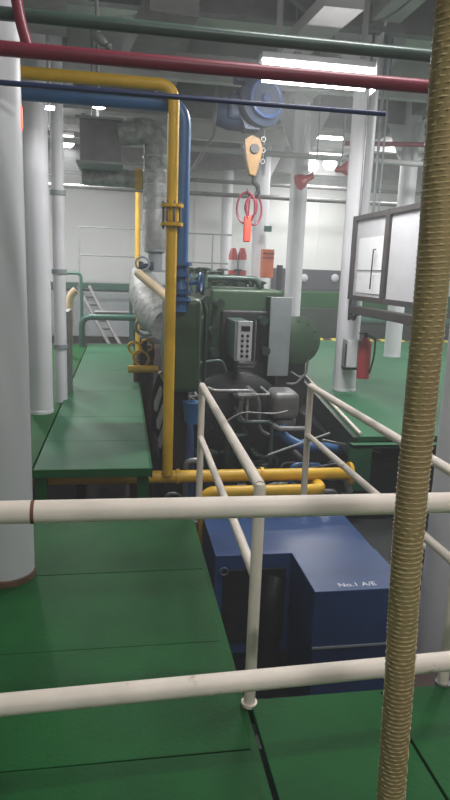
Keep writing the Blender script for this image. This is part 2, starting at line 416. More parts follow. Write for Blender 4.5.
# ================================================================= LAMPS
def lamp(label, c, L, r, m='lamp2', axis=0, watts=30, group='ceiling lamps', second=False, body=True, drop=True):
    c = V(c); d = V((1,0,0)) if axis == 0 else V((0,1,0))
    t = thing('ceiling_lamp', label, 'lamp', c, group)
    w = V((.09,.09,0)) - d*.09
    if body:
        a = c-d*L/2*1.04-w*1.0+V((0,0,r+.005)); b = c+d*L/2*1.04+w+V((0,0,r+.06))
        obj('housing', MB().box(a,b,.008), 'white', t, False)
    obj('tube', MB().tube([c-d*L/2, c-d*(L/2-.06), c+d*(L/2-.06), c+d*L/2], [r*.45,r,r,r*.45], 14), m, t)
    if second:
        e = V(second); obj('tube', MB().tube([e-d*L*.46, e+d*L*.46], .016, 12), m, t)
        obj('end_bracket', MB().box(c-d*(L/2+.02)+V((0,-.02,-.0)),c-d*(L/2)+V((0,.02,.1))), 'white', t, False)
        obj('end_bracket', MB().box(c+d*(L/2)+V((0,-.12,-.16)),c+d*(L/2+.02)+V((0,.02,.1))), 'white', t, False)
    if drop:
        obj('stem', MB().tube([c+V((0,0,r+.05)),(c.x,c.y,CEIL)], .012, 8), 'white', t)
    li = bpy.data.lights.new('lamp_light', 'AREA'); li.shape = 'RECTANGLE'; li.size = max(.1, L if axis == 0 else .12); li.size_y = .12 if axis == 0 else L
    li.energy = watts; li.color = (1,.985,.98)
    lo = bpy.data.objects.new('lamp_light', li); C.objects.link(lo); lo.parent = t; lo.location = (0,0,-r-.03)
    return t
a = at(262,69,6.3); b = at(372,74,6.3); c = (a+b)/2
lamp('brightly lit tube lamp behind the dark red pipe at the top', c, b.x-a.x, .048, 'lamp', 0, 85, second=at(314,85,6.2), drop=False)
W = 62
lamp('small lit lamp at upper right beside the spiral hose', at(426,126,13), .36,.10,'lamp2',0,W)
lamp('lit lamp above the back wall, left of the pair beyond the middle column', at(313,166,15.5), .24,.13,'lamp2',0,26)
lamp('lit lamp above the back wall, right of the pair beyond the middle column', at(330,164,15.5), .30,.13,'lamp2',0,26)
lamp('lit lamp with a thin slit of light beyond the middle column, upper one', at(325,138,12.6), .75,.025,'lamp2',0,W*.6)
lamp('lit lamp with a thin slit of light beyond the middle column, lower one', at(326,155,14.6), .8,.025,'lamp2',0,W*.6)
lamp('small lit lamp in the gap between left columns and duct box', at(67,142,13), .26,.10,'lamp2',0,110)
lamp('small upright looking bright lamp in front of the second left column', at(50,108,6.2), .04,.03,'lamp2',0,4, body=False)
lamp('tiny lit lamp under the blue overhead pipe near the duct box', at(99,107,9.0), .16,.03,'lamp2',0,8)
# unseen fill lamps added outside the frame (overhead, to the sides)
lamp('added fill lamp over the starboard deck outside the picture', (6.6,8.5,4.2), 1.2,.04,'lamp2',1,190)
lamp('added fill lamp over the port side outside the picture', (-2.2,11,4.2), 1.2,.04,'lamp2',1,130)
lamp('added fill lamp over the near deck outside the picture', (1.4,2.6,4.3), 1.2,.04,'lamp2',0,45)
lamp('added fill lamp behind the camera', (1.1,-1.0,4.2), 1.2,.04,'lamp2',0,62)  # added to brighten rails, hose and pit fronts from the camera side

# red horns
for px,py,d,lab in ((306,179,(-1,-.15,-.5),'red alarm horn hanging against the middle white column'),(343,169,(.6,-.8,0),'red alarm horn beside the thick white column')):
    a = at(px,py,9.6); dd = V(d).normalized()
    t = thing('alarm_horn', lab, 'horn', a, 'red alarm horns')
    obj('bell', MB().lathe(a-dd*.12, dd, [(0,.045),(.1,.05),(.2,.11),(.26,.12),(.26,.09)], 18), 'bred', t)
    obj('bracket', MB().tube([a-dd*.1, a-dd*.1+V((.1,.1,.25)), V((a.x-dd.x*.1+.1,a.y-dd.y*.1+.1,CEIL))], .012, 8), 'steel', t)
# conduits on thick column and thin hanging chain/cable right of it
for dx, r, lab in ((.20,.018,'thin grey conduit running down beside the thick white column'),(.27,.012,'thinner pale conduit beside the thick white column')):
    tag(obj('conduit', MB().tube([(3.02+dx,8.0,CEIL),(3.02+dx,8.0,2.3)], r, 8), 'gpanel'), lab, 'conduit')
tag(obj('conduit', MB().tube([V((at(430,135,12).x,12,CEIL)),at(424,190,12),at(422,215,12)], .02, 8), 'white'), 'pale conduit dropping below the small right lamp', 'conduit')
a,b = at(372,150,11),at(440,138,11)
pipe('overhead_pipe','dim red pipe far back, left of the spiral hose',[V((3.8,11,b.z-.2)),V((9.2,11,b.z+.05))],.04,'red')
for y,px0,px1,D,mm,lab in ((192,175,250,13,'steel','grey pipe under the ceiling behind the blue vertical pipe'),(148,185,300,10.5,'beam_l','pale pipe under the ceiling behind the hoist'),(172,60,330,15.5,'steel','long grey pipe along the top of the back wall')):
    a = at(px0,y,D); b = at(px1,y,D)
    pipe('overhead_pipe', lab, [V((-3.2,D,a.z)),V((9.2,D,a.z))], .045, mm)
tag(obj('brace', MB().tube([at(186,180,11), at(214,135,11), V((at(216,130,11).x,11,CEIL))], .03, 8), 'beam'), 'dark slanting brace right of the blue vertical pipe', 'brace')

# ================================================================= HOIST
a = at(255,106,7.4)
t = thing('chain_hoist', 'faded blue hoist with an ochre hook block hanging over the engine', 'hoist', at(254,160,7.4))
obj('drum', MB().lathe(a+V((.08,-.2,.03)), (-.35,1,-.1), [(-.02,.10),(-.02,.18),(.02,.22),(.05,.27),(.13,.27),(.16,.23),(.36,.23),(.39,.14)], 30), 'hblue', t)
obj('end_ring', MB().torus(a+V((.08,-.225,.03)), (-.35,1,-.1), .19, .02), 'dblue', t)
obj('hub', MB().lathe(a+V((.08,-.25,.03)), (-.35,1,-.1), [(0,.04),(.03,.06),(.06,.06)], 18), 'dblue', t)
obj('gearbox', MB().box((a.x-.33,a.y-.12,a.z-.18),(a.x+.02,a.y+.14,a.z+.10),.06), 'hblue', t)
obj('lower_guide', MB().prism([a+V((-.2,-.12,-.1)),a+V((.1,-.12,-.1)),a+V((.04,-.12,-.27)),a+V((-.12,-.12,-.27))],(0,.24,0)), 'hblue', t, False)
obj('motor', MB().lathe(a+V((-.1,.05,-.12)), (-1,.1,.1), [(0,.15),(.18,.16),(.32,.13),(.34,.06)], 22), 'hblue', t)
obj('trolley', MB().box((a.x-.25,a.y-.08,a.z+.22),(a.x+.15,a.y+.08,a.z+.32),.02).box((a.x-.2,a.y-.06,a.z+.3),(a.x-.16,a.y+.06,a.z+.36)).box((a.x+.06,a.y-.06,a.z+.3),(a.x+.1,a.y+.06,a.z+.36)), 'hblue', t, False)
h = at(254,143,7.4)
hb = obj('hook_block', MB().prism([at(245,139,7.35),at(252,135,7.35),at(260,139,7.35),at(263,149,7.35),at(257,172,7.35),at(255,176,7.35),at(250,174,7.35),at(247,160,7.35)], (0,.12,0)), 'hook', t, False)
obj('sheave', MB().lathe(h+V((0,-.075,-.07)), (0,1,0), [(0,.05),(.03,.055),(.05,.05)], 20), 'black', hb)
m = MB(); x0 = at(264,128,7.4)
for k in range(7): m.torus((x0.x,7.4,x0.z-.06*k), (1,0,0) if k%2 else (0,1,0), .025, .007, 12, 6)
obj('chain', m, 'steel', t)
s0 = at(254,176,7.4)
obj('hook', MB().tube([s0, s0-V((0,0,.07)), s0+V((.05,0,-.11)), s0+V((.06,0,-.18)), s0+V((0,0,-.23)), s0+V((-.07,0,-.19)), s0+V((-.07,0,-.14))], [.028,.03,.026,.026,.026,.02,.01], 12), 'black', t)
girder('small hoist runway beam just above the blue hoist', (.2,7.34,a.z+.37), (2.2,7.46,a.z+.47), 'beam')
tag(obj('runway_hanger', MB().box((.35,7.36,a.z+.47),(.42,7.44,CEIL)).box((1.9,7.36,a.z+.47),(1.97,7.44,CEIL)), 'beam', smooth=False), 'dark hanger straps holding the hoist runway beam', 'bracket')
# red slings
for k,(px,py,R_,ax,lab) in enumerate(((246,208,.13,(.5,1,0),'red loop sling on the crane hook, left loop'),(254,210,.125,(-.4,1,.1),'red loop sling on the crane hook, right loop'),(251,207,.08,(.1,1,0),'small red ring hanging inside the loop slings'))):
    c_ = at(px,py,7.4)
    m = MB(); u = V(ax).normalized(); s_ = u.cross(V((0,0,1))).normalized()
    P = [c_ + s_*R_*.85*math.cos(2*PI*i/24) + V((0,0,1))*R_*1.35*math.sin(2*PI*i/24) for i in range(25)]
    m.tube(P, .012, 8, cap=False)
    tag(obj('lifting_sling', m, 'red'), lab, 'sling', 'red slings on the hook')
c_ = at(247,230,7.4)
t = thing('pendant_control', 'orange red pendant hanging below the red slings', 'pendant', (c_.x,7.4,at(247,243,7.4).z))
obj('body', MB().box((c_.x-.04,7.36,at(247,242,7.4).z),(c_.x+.04,7.43,at(247,216,7.4).z),.015), mat('fluorescent_red',(.85,.10,.06),.5), t)
obj('strap', MB().tube([at(248,217,7.4),at(250,196,7.4)], .01, 8), 'red', t)

# ================================================================= BACK WALL GEAR
def wall_rail(label, px0, px1, pys, D, post):
    t = thing('wall_handrail', label, 'handrail', (at(px0,pys[0],D).x,D,-.5))
    x0 = at(px0,pys[0],D).x; x1 = at(px1,pys[0],D).x
    for py in pys:
        z = at((px0+px1)/2,py,D).z
        obj('rail', MB().tube([(x0,D,z),(x1,D,z)], .018, 10), 'gpanel', t)
    zt = at(px0,pys[0],D).z
    for p in post:
        x = at(p,pys[0],D).x
        obj('post', MB().tube([(x,D,-.5),(x,D,zt)], .018, 10), 'gpanel', t)
    return t
wall_rail('white two bar handrail in front of the back wall, left of the exhaust', 79,142,(228,256),15, (79,))
wall_rail('white two bar handrail behind the engine, right of the blue pipe', 186,232,(234,263),14.5, (213,))
# red hose reels / extinguishers behind engine
for px,lab in ((233,'red fire bottle with a white sling behind the engine, left one'),(242,'red fire bottle with a white label behind the engine, right one')):
    c_ = at(px,262,12.5); zb_ = at(px,288,12.5).z; zt_ = at(px,246,12.5).z
    t = thing('fire_bottle', lab, 'extinguisher', (c_.x,12.5,zb_), 'red fire bottles behind the engine')
    obj('cylinder', MB().lathe((c_.x,12.5,zb_-.6), (0,0,1), [(0,.08),(.02,.088),(zt_-zb_+.42,.088),(zt_-zb_+.52,.06),(zt_-zb_+.56,.05)], 20), 'bred', t)
    obj('stand', MB().box((c_.x-.08,12.45,BILGE),(c_.x+.08,12.6,zb_-.59)), 'black', t, False)
    obj('label_band', MB().lathe((c_.x,12.5,c_.z-.16), (0,0,1), [(0,.091),(.2,.091)], 20), 'white', t)
a = at(263,249,13.4); b = at(273,278,13.4)
t = thing('hanging_box', 'orange rectangular box on the white column behind the engine', 'box', ((a.x+b.x)/2,13.5,b.z))
obj('case', MB().box((a.x,13.4,b.z),(b.x,13.6,a.z),.015), 'orange', t, False)
obj('rib', MB().box((a.x-.005,13.385,a.z-.10),(b.x+.005,13.4,a.z-.08)).box((a.x-.005,13.385,a.z-.19),(b.x+.005,13.4,a.z-.17)), 'red', t, False)
a = at(264,226,13.8); b = at(271,232,13.8)
tag(obj('exit_sign', MB().box((a.x,13.75,b.z),(b.x,13.8,a.z)), 'pgreen', smooth=False), 'tiny dark green sign on the white column behind the engine', 'sign')
tag(obj('vent_post', MB().box((at(278,265,13).x,13,-.0),(at(283,265,13).x,13.12,at(278,265,13).z),.01), 'navyband', smooth=False), 'dark slate post right of the orange box', 'post')
for px,lab in ((304,'round pale lamp cover on the slate band, left one'),(335,'round pale lamp cover on the slate band, right one')):
    c_ = at(px,278,WB-.14)
    tag(obj('round_port', MB().lathe(c_+V((0,0.02,0)), (0,-1,0), [(0,.11),(.03,.11),(.05,.08),(.06,.03)], 20), 'lightpanel'), lab, 'porthole', 'round covers on the slate band')
# green tube right
a = at(372,326,13.6)
pipe('kerb_pipe', 'dark green pipe low behind the fire extinguisher', [(5.55,15.3,-.9),(5.55,15.3,.42),(9.1,15.3,.42)], .10, 'pgreen', .2)
# left end handrails, stair
t = thing('green_handrail', 'thick green handrail curving over the far end of the walkway', 'handrail', (-.83,12.6,-.02))
a = at(82,345,12.6); b = at(80,322,12.6); c_ = at(136,318,12.6)
obj('rail', MB().tube([(a.x,12.6,-.05),(a.x,12.6,c_.z),(c_.x,12.6,c_.z)], .06, 14, .2), 'pgreen', t)
obj('post', MB().tube([(c_.x-.05,12.6,-2.2),(c_.x-.05,12.6,c_.z)], .04, 10), 'pgreen', t)
t = thing('green_hoop_rail', 'thin dark green hoop rail behind the left columns', 'handrail', at(82,300,14.2))
obj('rail', MB().tube([at(62,300,14.2),at(63,273,14.2),at(81,273,14.2),V((at(82,300,14.2).x,14.2,-.5))], .035, 10, .12), 'pgreen', t)
t = thing('green_hoop_rail', 'thin dark green hoop rail left of the insulated manifold', 'handrail', at(130,300,13))
obj('rail', MB().tube([V((at(131,300,13).x,13,-.8)),at(131,274,13),at(142,271,13)], .035, 10, .12), 'pgreen', t)
t = thing('inclined_ladder', 'grey inclined ladder at the far end of the walkway', 'ladder', at(112,345,13.6))
for (x0,y0,x1,y1) in ((78,286,112,350),(89,286,123,350)):
    a = at(x0,y0,14.4); b = at(x1,y1,13.6)
    obj('stringer', MB().tube([a,b], .04, 6), 'steel', t)
m = MB()
for k in range(8):
    a = at(78,286,14.4).lerp(at(112,350,13.6), k/8+.05); b = at(89,286,14.4).lerp(at(123,350,13.6), k/8+.05); m.tube([a,b], .02, 6)
obj('rung', m, 'black', t)
pipe('cream_pipe', 'cream vertical pipe with a bend behind the left columns', [at(76,290,11.5),at(70,296,11.5),at(69,340,11.5),V((at(67,360,11.5).x,11.5,-.03))], .07, 'cream', .1)
pipe('low_rail', 'dark horizontal pipe behind the far end of the walkway', [at(95,312,14),at(140,313,14)], .04, 'steel')
tag(obj('tank_side', MB().box((-3.1,15.2,BILGE),(1.5,16.0,-.35),.02), 'bilge', smooth=False), 'dull red brown tank beyond the far end of the walkway', 'tank')
tag(obj('pale_locker', MB().box((-3.1,16.1,-.2),(2.2,16.68,at(100,292,16.2).z),.02), 'gpanel', smooth=False), 'long pale grey locker along the foot of the back wall', 'locker')

# ================================================================= DIESEL ENGINE
eng = thing('diesel_engine', 'large dark green diesel engine with a row of cylinder heads', 'engine', (1.3,9,BILGE))
obj('crankcase', MB().box((.80,6.9,BILGE),(1.78,12.2,.55),.05), 'black', eng)
obj('bedplate', MB().box((.6,6.6,BILGE+.0),(2.0,12.4,-1.5),.03), 'black', eng, False)
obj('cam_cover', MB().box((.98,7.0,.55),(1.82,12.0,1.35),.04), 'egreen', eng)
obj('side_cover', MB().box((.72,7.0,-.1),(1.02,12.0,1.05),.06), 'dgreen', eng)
for k in range(7):
    y = 7.6+k*.62
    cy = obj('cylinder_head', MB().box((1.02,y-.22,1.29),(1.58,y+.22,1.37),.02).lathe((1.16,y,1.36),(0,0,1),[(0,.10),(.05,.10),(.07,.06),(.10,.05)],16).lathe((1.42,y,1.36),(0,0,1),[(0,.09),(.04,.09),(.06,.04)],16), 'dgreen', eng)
    m = MB().lathe((1.70,y,1.34),(0,0,1),[(0,.02),(.07,.02),(.07,.055),(.09,.055),(.1,.02)],12)
    m.tube([(1.1,y-.12,1.46),(1.3,y-.12,1.50),(1.62,y-.1,1.44),(1.7,y-.05,1.30)], .016, 10, .06)
    m.tube([(.96,y+.05,1.25),(1.0,y+.05,1.52),(1.2,y+.05,1.54),(1.25,y+.05,1.4)], .018, 10, .08)
    obj('fuel_line', m, 'steel' if k%2 else 'dgreen', eng)
for k in range(9):
    y = 7.25+k*.5
    obj('rocker_bar', MB().tube([(.80,y,1.30),(.80,y,1.47),(1.55,y,1.47),(1.62,y,1.36)], .034, 10, .05), 'cgreen', eng)
    obj('relief_valve', MB().lathe((.92+.28*(k%3),y-.2,1.36),(0,0,1),[(0,.03),(.14,.03),(.14,.015),(.19,.015),(.19,.055),(.21,.06),(.22,.02)],14), 'steel' if k%2 else 'cgreen', eng)
rr = random.Random(5)
for k in range(16):
    x = rr.uniform(.72,1.75); z = rr.uniform(-.75,.35); y = rr.uniform(6.12,6.42); dx = rr.uniform(-.35,.35); dz = rr.uniform(-.5,.1)
    obj('oil_line', MB().tube([(x,6.6,z),(x,y,z),(x+dx,y,z),(x+dx,y,z+dz),(x+dx,6.6,z+dz)], rr.choice((.010,.014,.02,.03)), 8, .07), rr.choice(('black','dgreen','steel','cgreen','foil')), eng)
for x,z,h in ((.92,-.75,.42),(1.12,-.75,.42),(1.5,-.95,.5)):
    obj('filter_canister', MB().lathe((x,6.25,z),(0,0,1),[(0,.05),(.02,.08),(h-.06,.08),(h-.04,.095),(h,.095),(h+.03,.03)],18), 'dgreen', eng)
for k in range(5):
    obj('inspection_door', MB().box((.66,7.25+k*.95,-1.2),(.80,7.95+k*.95,-.35),.04), 'dgreen', eng)
obj('top_rail_pipe', MB().tube([(.98,7.2,1.38),(.98,11.9,1.38)], .035, 12).tube([(1.62,7.2,1.42),(1.62,11.9,1.42)], .022, 10), 'dgreen', eng)
obj('loop_pipe', MB().tube([(.74,6.95,1.02),(.74,6.9,1.22),(.96,6.9,1.22),(.96,6.95,.75)], .022, 10, .08), 'egreen', eng)
# engine front end: dark bell housing, pipes
a = at(236,412,6.2)
obj('flywheel_housing', MB().lathe((1.25,6.95,-.15), (0,-1,0), [(0,.62),(.3,.62),(.38,.52),(.42,.2)], 36), 'black', eng)
obj('front_panel', MB().box((1.10,6.93,.35),(1.74,7.06,1.12),.03), 'black', eng)
obj('oil_pipe', MB().tube([at(196,372,6.3),at(200,363,6.3),at(222,360,6.3),at(226,372,6.3)], .02, 10, .08), 'cgreen', eng)
obj('drain_pipe', MB().tube([at(207,388,6.2),at(214,391,6.2),at(253,391,6.2),at(259,400,6.2),at(259,430,6.2),at(270,436,6.2)], .022, 10, .08), 'steel', eng)
obj('black_hose', MB().tube([at(222,425,6.0),at(240,412,6.0),at(275,414,6.0),at(288,411,6.0)], .01, 8, .1), 'steel', eng)
obj('oil_pan', MB().box((.8,6.1,BILGE),(1.7,6.6,-.95),.05), 'black', eng)
# small valves on front of engine
for (px,py) in ((206,300),(212,330),(214,352),(219,303),(262,320),(264,350)):
    c_ = at(px,py,6.85); obj('gauge_cock', MB().lathe(c_, (0,-1,0), [(-.15,.04),(.05,.04),(.06,.02),(.1,.02),(.1,.05),(.12,.05)], 12), 'dgreen', eng)
# lifting eyes on top
for px in (190,200,246,257):
    c_ = at(px,284 if px>210 else 272,8.2)
    obj('vent_cap', MB().lathe((c_.x,8.2,1.2),(0,0,1),[(0,.02),(c_.z-1.2,.02),(c_.z-1.2,.06),(c_.z-1.16,.065),(c_.z-1.14,.03)],12), 'dgreen', eng)

# green rounded tank below blue pipe
a = at(166,297,5.7); b = at(198,390,5.7)
t = thing('header_tank', 'rounded green tank directly below the blue pipe valve', 'tank', ((a.x+b.x)/2,6.0,b.z))
obj('tank_body', MB().box((a.x,5.55,b.z),(b.x,6.25,a.z),.06), 'egreen', t)
obj('side_pipe', MB().tube([(b.x+.03,5.7,a.z-.04),(b.x+.05,5.7,a.z-.12),(b.x+.05,5.7,b.z-.2)], .018, 10, .05), 'dgreen', t)
obj('stand', MB().box((a.x+.08,5.75,BILGE),(b.x-.08,6.1,b.z),.02), 'black', t, False)

# grey panel cabinet
a = at(271,297,6.75); b = at(286,376,6.75)
t = thing('terminal_cabinet', 'tall narrow cabinet with a light grey front on the engine end', 'cabinet', ((a.x+b.x)/2,7.0,b.z))
obj('door', MB().box((a.x,6.74,b.z),(b.x+.02,6.78,a.z),.006), 'gpanel', t, False)
obj('casing', MB().box((a.x+.005,6.78,b.z+.01),(b.x+.01,7.25,a.z-.005),.01), 'dgreen', t, False)
obj('bracket', MB().box((a.x+.05,6.9,-.1),(a.x+.12,6.98,b.z)), 'black', t, False)
# control box
a = at(237,322,6.3); b = at(251,360,6.3)
t = thing('control_box', 'small white faced control box with switches on the engine end', 'control box', ((a.x+b.x)/2,6.4,b.z))
obj('casing', MB().box((a.x-.01,6.32,b.z),(b.x,6.92,a.z),.012), 'cgreen', t)
w = b.x-a.x; hh = a.z-b.z
fp = obj('front_plate', MB().box((a.x-.012,6.30,b.z-.01),(b.x,6.32,a.z+.01),.004), 'paper', t, False)
obj('display', MB().box((a.x+w*.28,6.292,a.z-hh*.24),(b.x-w*.14,6.30,a.z-hh*.10),.003), 'black', fp, False)
for r_ in range(5):
    for c2 in (.38,.72):
        x = a.x+w*c2; z = a.z-hh*(.36+.135*r_)
        obj('switch', MB().lathe((x,6.30,z),(0,-1,0),[(0,.016),(.012,.015),(.012,.009),(.03,.008)],10), 'black', fp)
obj('door_edge', MB().box((a.x-.012,6.28,b.z-.01),(a.x+.012,6.30,a.z+.01)), 'gpanel', t, False)
obj('bracket', MB().tube([(b.x+.045,6.35,a.z+.02),(b.x+.045,6.35,b.z-.08),(a.x+.02,6.35,b.z-.08)], .009, 8).tube([(a.x+.1,6.6,b.z+.02),(a.x+.1,6.9,b.z-.2)], .02, 8), 'steel', t)

# round drum end + its tank
a = at(297,341,8.3); r_ = .325
t = thing('air_receiver', 'dark green drum with a round end facing the camera beside the engine', 'drum', (a.x,8.6,a.z-r_))
obj('shell', MB().lathe((a.x,8.3,a.z), (0,1,0), [(-.06,.12),(-.03,.25),(0,r_),(1.2,r_),(1.26,.2)], 36), 'egreen', t)
obj('rim', MB().torus((a.x,8.32,a.z), (0,1,0), r_, .015, 36), 'dgreen', t)
for k in range(12): obj('bolt', MB().lathe((a.x+.27*math.cos(k*PI/6),8.285,a.z+.27*math.sin(k*PI/6)),(0,-1,0),[(-.03,.014),(.02,.014)],6), 'dgreen', t)
obj('saddle', MB().box((a.x-.2,8.5,-.6),(a.x+.2,8.7,a.z-.3)).box((a.x-.25,8.5,BILGE),(a.x+.25,8.7,-.6)), 'black', t, False)
m = MB(); 
m.tube([at(291,372,7.4),at(300,378,7.4),at(306,374,7.4),at(308,360,7.4)], .015, 8, .05).tube([at(286,384,7.2),at(296,384,7.2),at(303,376,7.2)], .018, 8,.05)
tag(obj('small_pipework', m, 'steel'), 'thin bent steel pipes below the round green drum', 'pipe')

# insulated manifold / turbo on left of engine
t = thing('exhaust_manifold', 'grey lagged exhaust manifold slanting down left of the yellow pipe', 'manifold', (.35,8.6,.4))
obj('lagging', MB().tube([at(140,275,9.0),at(146,292,8.7),at(156,312,8.2),at(168,326,7.8)], [.15,.24,.27,.22], 20), 'foil', t)
obj('lower_casing', MB().tube([at(150,300,8.6),at(148,330,8.5)], [.2,.12], 20), 'foil', t)
obj('ring_pipe', MB().tube([at(140,318,8.4),at(134,328,8.4),at(142,336,8.4),at(156,334,8.3)], .022, 10, .1), 'gpanel', t)
obj('support', MB().box((.24,8.5,BILGE),(.34,8.6,.6)), 'black', t, False)
pipe('cream_pipe', 'short cream pipe slanting across the manifold to the yellow pipe', [at(138,273,8.2),at(170,300,7.6)], .055, 'cream')
t = thing('gate_valve', 'blue grey valve at the foot of the silver exhaust trunk', 'valve', at(149,272,9)-V((.1,.15,.1)))
c_ = at(146,266,8.75)
obj('body', MB().lathe(c_, (1,0,0), [(-.1,.06),(-.05,.06),(-.03,.035),(.03,.035),(.05,.06),(.1,.06)], 14), 'hblue', t)
obj('handwheel', MB().torus(c_+V((-.05,-.05,.03)), (.2,1,.3), .09, .014), 'gpanel', t)
# yellow valves by left of yellow pipe
t = thing('valve_cluster', 'cluster of rusty yellow valves between the walkway and the engine', 'valve', at(143,372,8.6))
m = MB()
for (px,py,R_) in ((135,348,.09),(147,345,.08),(141,358,.11)):
    m.torus(at(px,py,8.5), (.3,1,.4), R_, .02, 20, 6)
obj('handwheel', m, 'yellow', t)
obj('body', MB().lathe(at(141,352,8.7),(0,0,-1),[(0,.05),(.1,.09),(.2,.09),(.3,.06)],14).lathe(at(150,345,8.7),(0,0,-1),[(0,.05),(.1,.07),(.25,.05)],14), 'rust', t)
obj('manifold_pipe', MB().tube([at(128,369,8.4),at(158,369,8.4)], .05, 12), 'yellow', t)
obj('riser', MB().tube([at(137,360,8.6),V((at(137,360,8.6).x,8.6,BILGE))], .05, 10).tube([at(150,360,8.6),V((at(150,360,8.6).x,8.6,BILGE))], .05, 10), 'rust', t)

# hazard striped guard and blue bucket
P = [at(158,402,6.4), at(164,382,6.4), at(169,384,6.4), at(169,440,6.4), at(158,425,6.4)]
P = [at(152,425,6.3), at(153,392,6.3), at(160,372,6.3), at(172,372,6.3), at(172,436,6.3), at(158,436,6.3)]
gm = mat('hazard_guard',(.02,.02,.02),.5)
m1 = MB().prism([at(157,392,6.3),at(162,386,6.3),at(163,400,6.3),at(158,418,6.3),at(154,412,6.3)], (0,.03,0))
t = thing('striped_guard', 'black and white striped guard plate left of the yellow drop pipe', 'guard', at(160,432,6.3))
obj('plate', MB().prism([at(151,428,6.35),at(151,395,6.35),at(158,374,6.35),at(174,374,6.35),at(178,436,6.35),at(158,438,6.35)], (0,.03,0)), 'black', t, False)
for i,(dx,dy) in enumerate(((0,0),(2.5,18),(4,37))):
    L_ = [(154,402),(160,386),(162,388),(162,394),(157,412),(154,410)]
    obj('white_stripe', MB().prism([at(x+dx,y+dy,6.33) for x,y in L_], (0,.015,0)), 'white', t, False)
obj('stand', MB().box((at(160,430,6.3).x,6.36,BILGE),(at(166,430,6.3).x,6.42,.05)), 'black', t, False)
m1.bm.free()
pipe('hose', 'cream hose curling beside the yellow drop pipe', [at(160,372,6.0),at(169,388,6.0),at(176,408,6.0),at(178,430,6.0)], .02, 'cream', .1)
a = at(187,404,5.5); b = at(199,424,5.5)
t = thing('blue_bucket', 'small blue bin hooked beside the stair rail post', 'bucket', ((a.x+b.x)/2,5.6,b.z))
obj('body', MB().lathe(((a.x+b.x)/2,5.55,b.z),(0,0,1),[(0,.07),(a.z-b.z,.09),(a.z-b.z+.01,.097),(a.z-b.z+.01,.08)],20), 'blue', t)
obj('handle', MB().tube([at(189,404,5.5),at(190,397,5.5),at(194,399,5.5),at(198,404,5.5)], .006, 6), 'gpanel', t)
pipe('blue_pipe', 'dark blue slanting pipe behind the yellow drop pipe', [at(171,372,6.2),at(182,400,5.9),at(188,430,5.8),V((at(189,470,5.8).x,5.8,-.8))], .06, 'dblue', .2)

# ================================================================= PIT PIPES
yz = at(250,471,5.45)
t = thing('low_yellow_pipe', 'long yellow pipe running sideways low in front of the engine', 'pipe', (-.5,5.45,-.3))
z0 = at(150,477,5.45).z; z1 = at(352,470,5.45).z
obj('pipe', MB().tube([(-2.6,5.45,z0),(at(352,468,5.45).x,5.45,z0)], .058, 18), 'yellow', t)
for px,rr in ((350,.11),(262,.075),(178,.07)): obj('flange', flange(MB(), (at(px,468,5.45).x,5.45,z0), (1,0,0), rr), 'yellow', t)
for x in (1.2,-.4): obj('support', MB().box((x,5.4,BILGE),(x+.08,5.5,z0-.05)), 'black', t, False)
z2 = at(260,491,5.25).z
pipe('low_yellow_pipe', 'shorter yellow pipe just below the long low yellow pipe', [(at(205,491,5.25).x,5.25,BILGE),(at(205,491,5.25).x,5.25,z2),(at(322,491,5.25).x,5.25,z2),(at(322,491,5.25).x,5.6,z2),(at(322,491,5.25).x,5.6,BILGE)], .055, 'yellow', .1)
# grey pump case and blue elbow
a = at(274,393,6.3); b = at(299,420,6.3)
t = thing('pump', 'grey rounded pump casing above the blue bent pipe', 'pump', ((a.x+b.x)/2,6.4,b.z))
obj('casing', MB().box((a.x,6.3,b.z),(b.x,6.7,a.z),.07), 'steel', t)
obj('neck', MB().lathe(at(286,419,6.4),(0,0,-1),[(0,.11),(.06,.11),(.06,.07),(.12,.07)],16), 'steel', t)
obj('pedestal', MB().box((a.x+.05,6.45,BILGE),(b.x-.05,6.65,b.z),.01), 'black', t, False)
t = thing('blue_pipe', 'blue bent pipe leading right from under the grey pump casing', 'pipe', at(320,448,6.2))
obj('pipe', MB().tube([at(278,428,6.3),at(284,437,6.3),at(300,446,6.3),at(352,449,6.3),at(372,450,6.3)], .055, 16, .15), 'blue', t)
obj('flange', flange(MB(), at(279,430,6.3), (.5,0,-.6), .085), 'blue', t); obj('flange', flange(MB(), at(303,446,6.3), (1,0,0), .075), 'blue', t)
obj('bracket', MB().box((at(330,450,6.3).x,6.27,BILGE),(at(334,450,6.3).x,6.33,at(330,453,6.3).z)), 'black', t, False)
# thin pipes, clutter in pit
sp = [((300,470),(345,462),.012,'steel','thin steel tube slanting above the low yellow pipe'),
      ((268,455),(330,433),.012,'gpanel','thin pale tube crossing behind the stair rail'),
      ((322,440),(380,452),.014,'steel','thin tube behind the green bracket')]
for (p,q,r_,mm,lab) in sp: pipe('small_pipe', lab, [at(*p,5.9),at(*q,6.0)], r_, mm, n=8)
for k in range(7):
    x = .25+.33*k; z = -.75-.13*(k%3); y = 5.7+.12*(k%4)
    mm = ('black','steel')[k%2]
    pipe('bilge_pipe', ['black sideways bilge pipe low in the pit','dull steel upright bilge pipe low in the pit'][k%2], [(x-.5,y,z),(x+.5,y,z)] if k%2==0 else [(x,y,BILGE),(x,y,-.45-.06*k)], .05, mm, group='bilge pipes under the low yellow pipe')
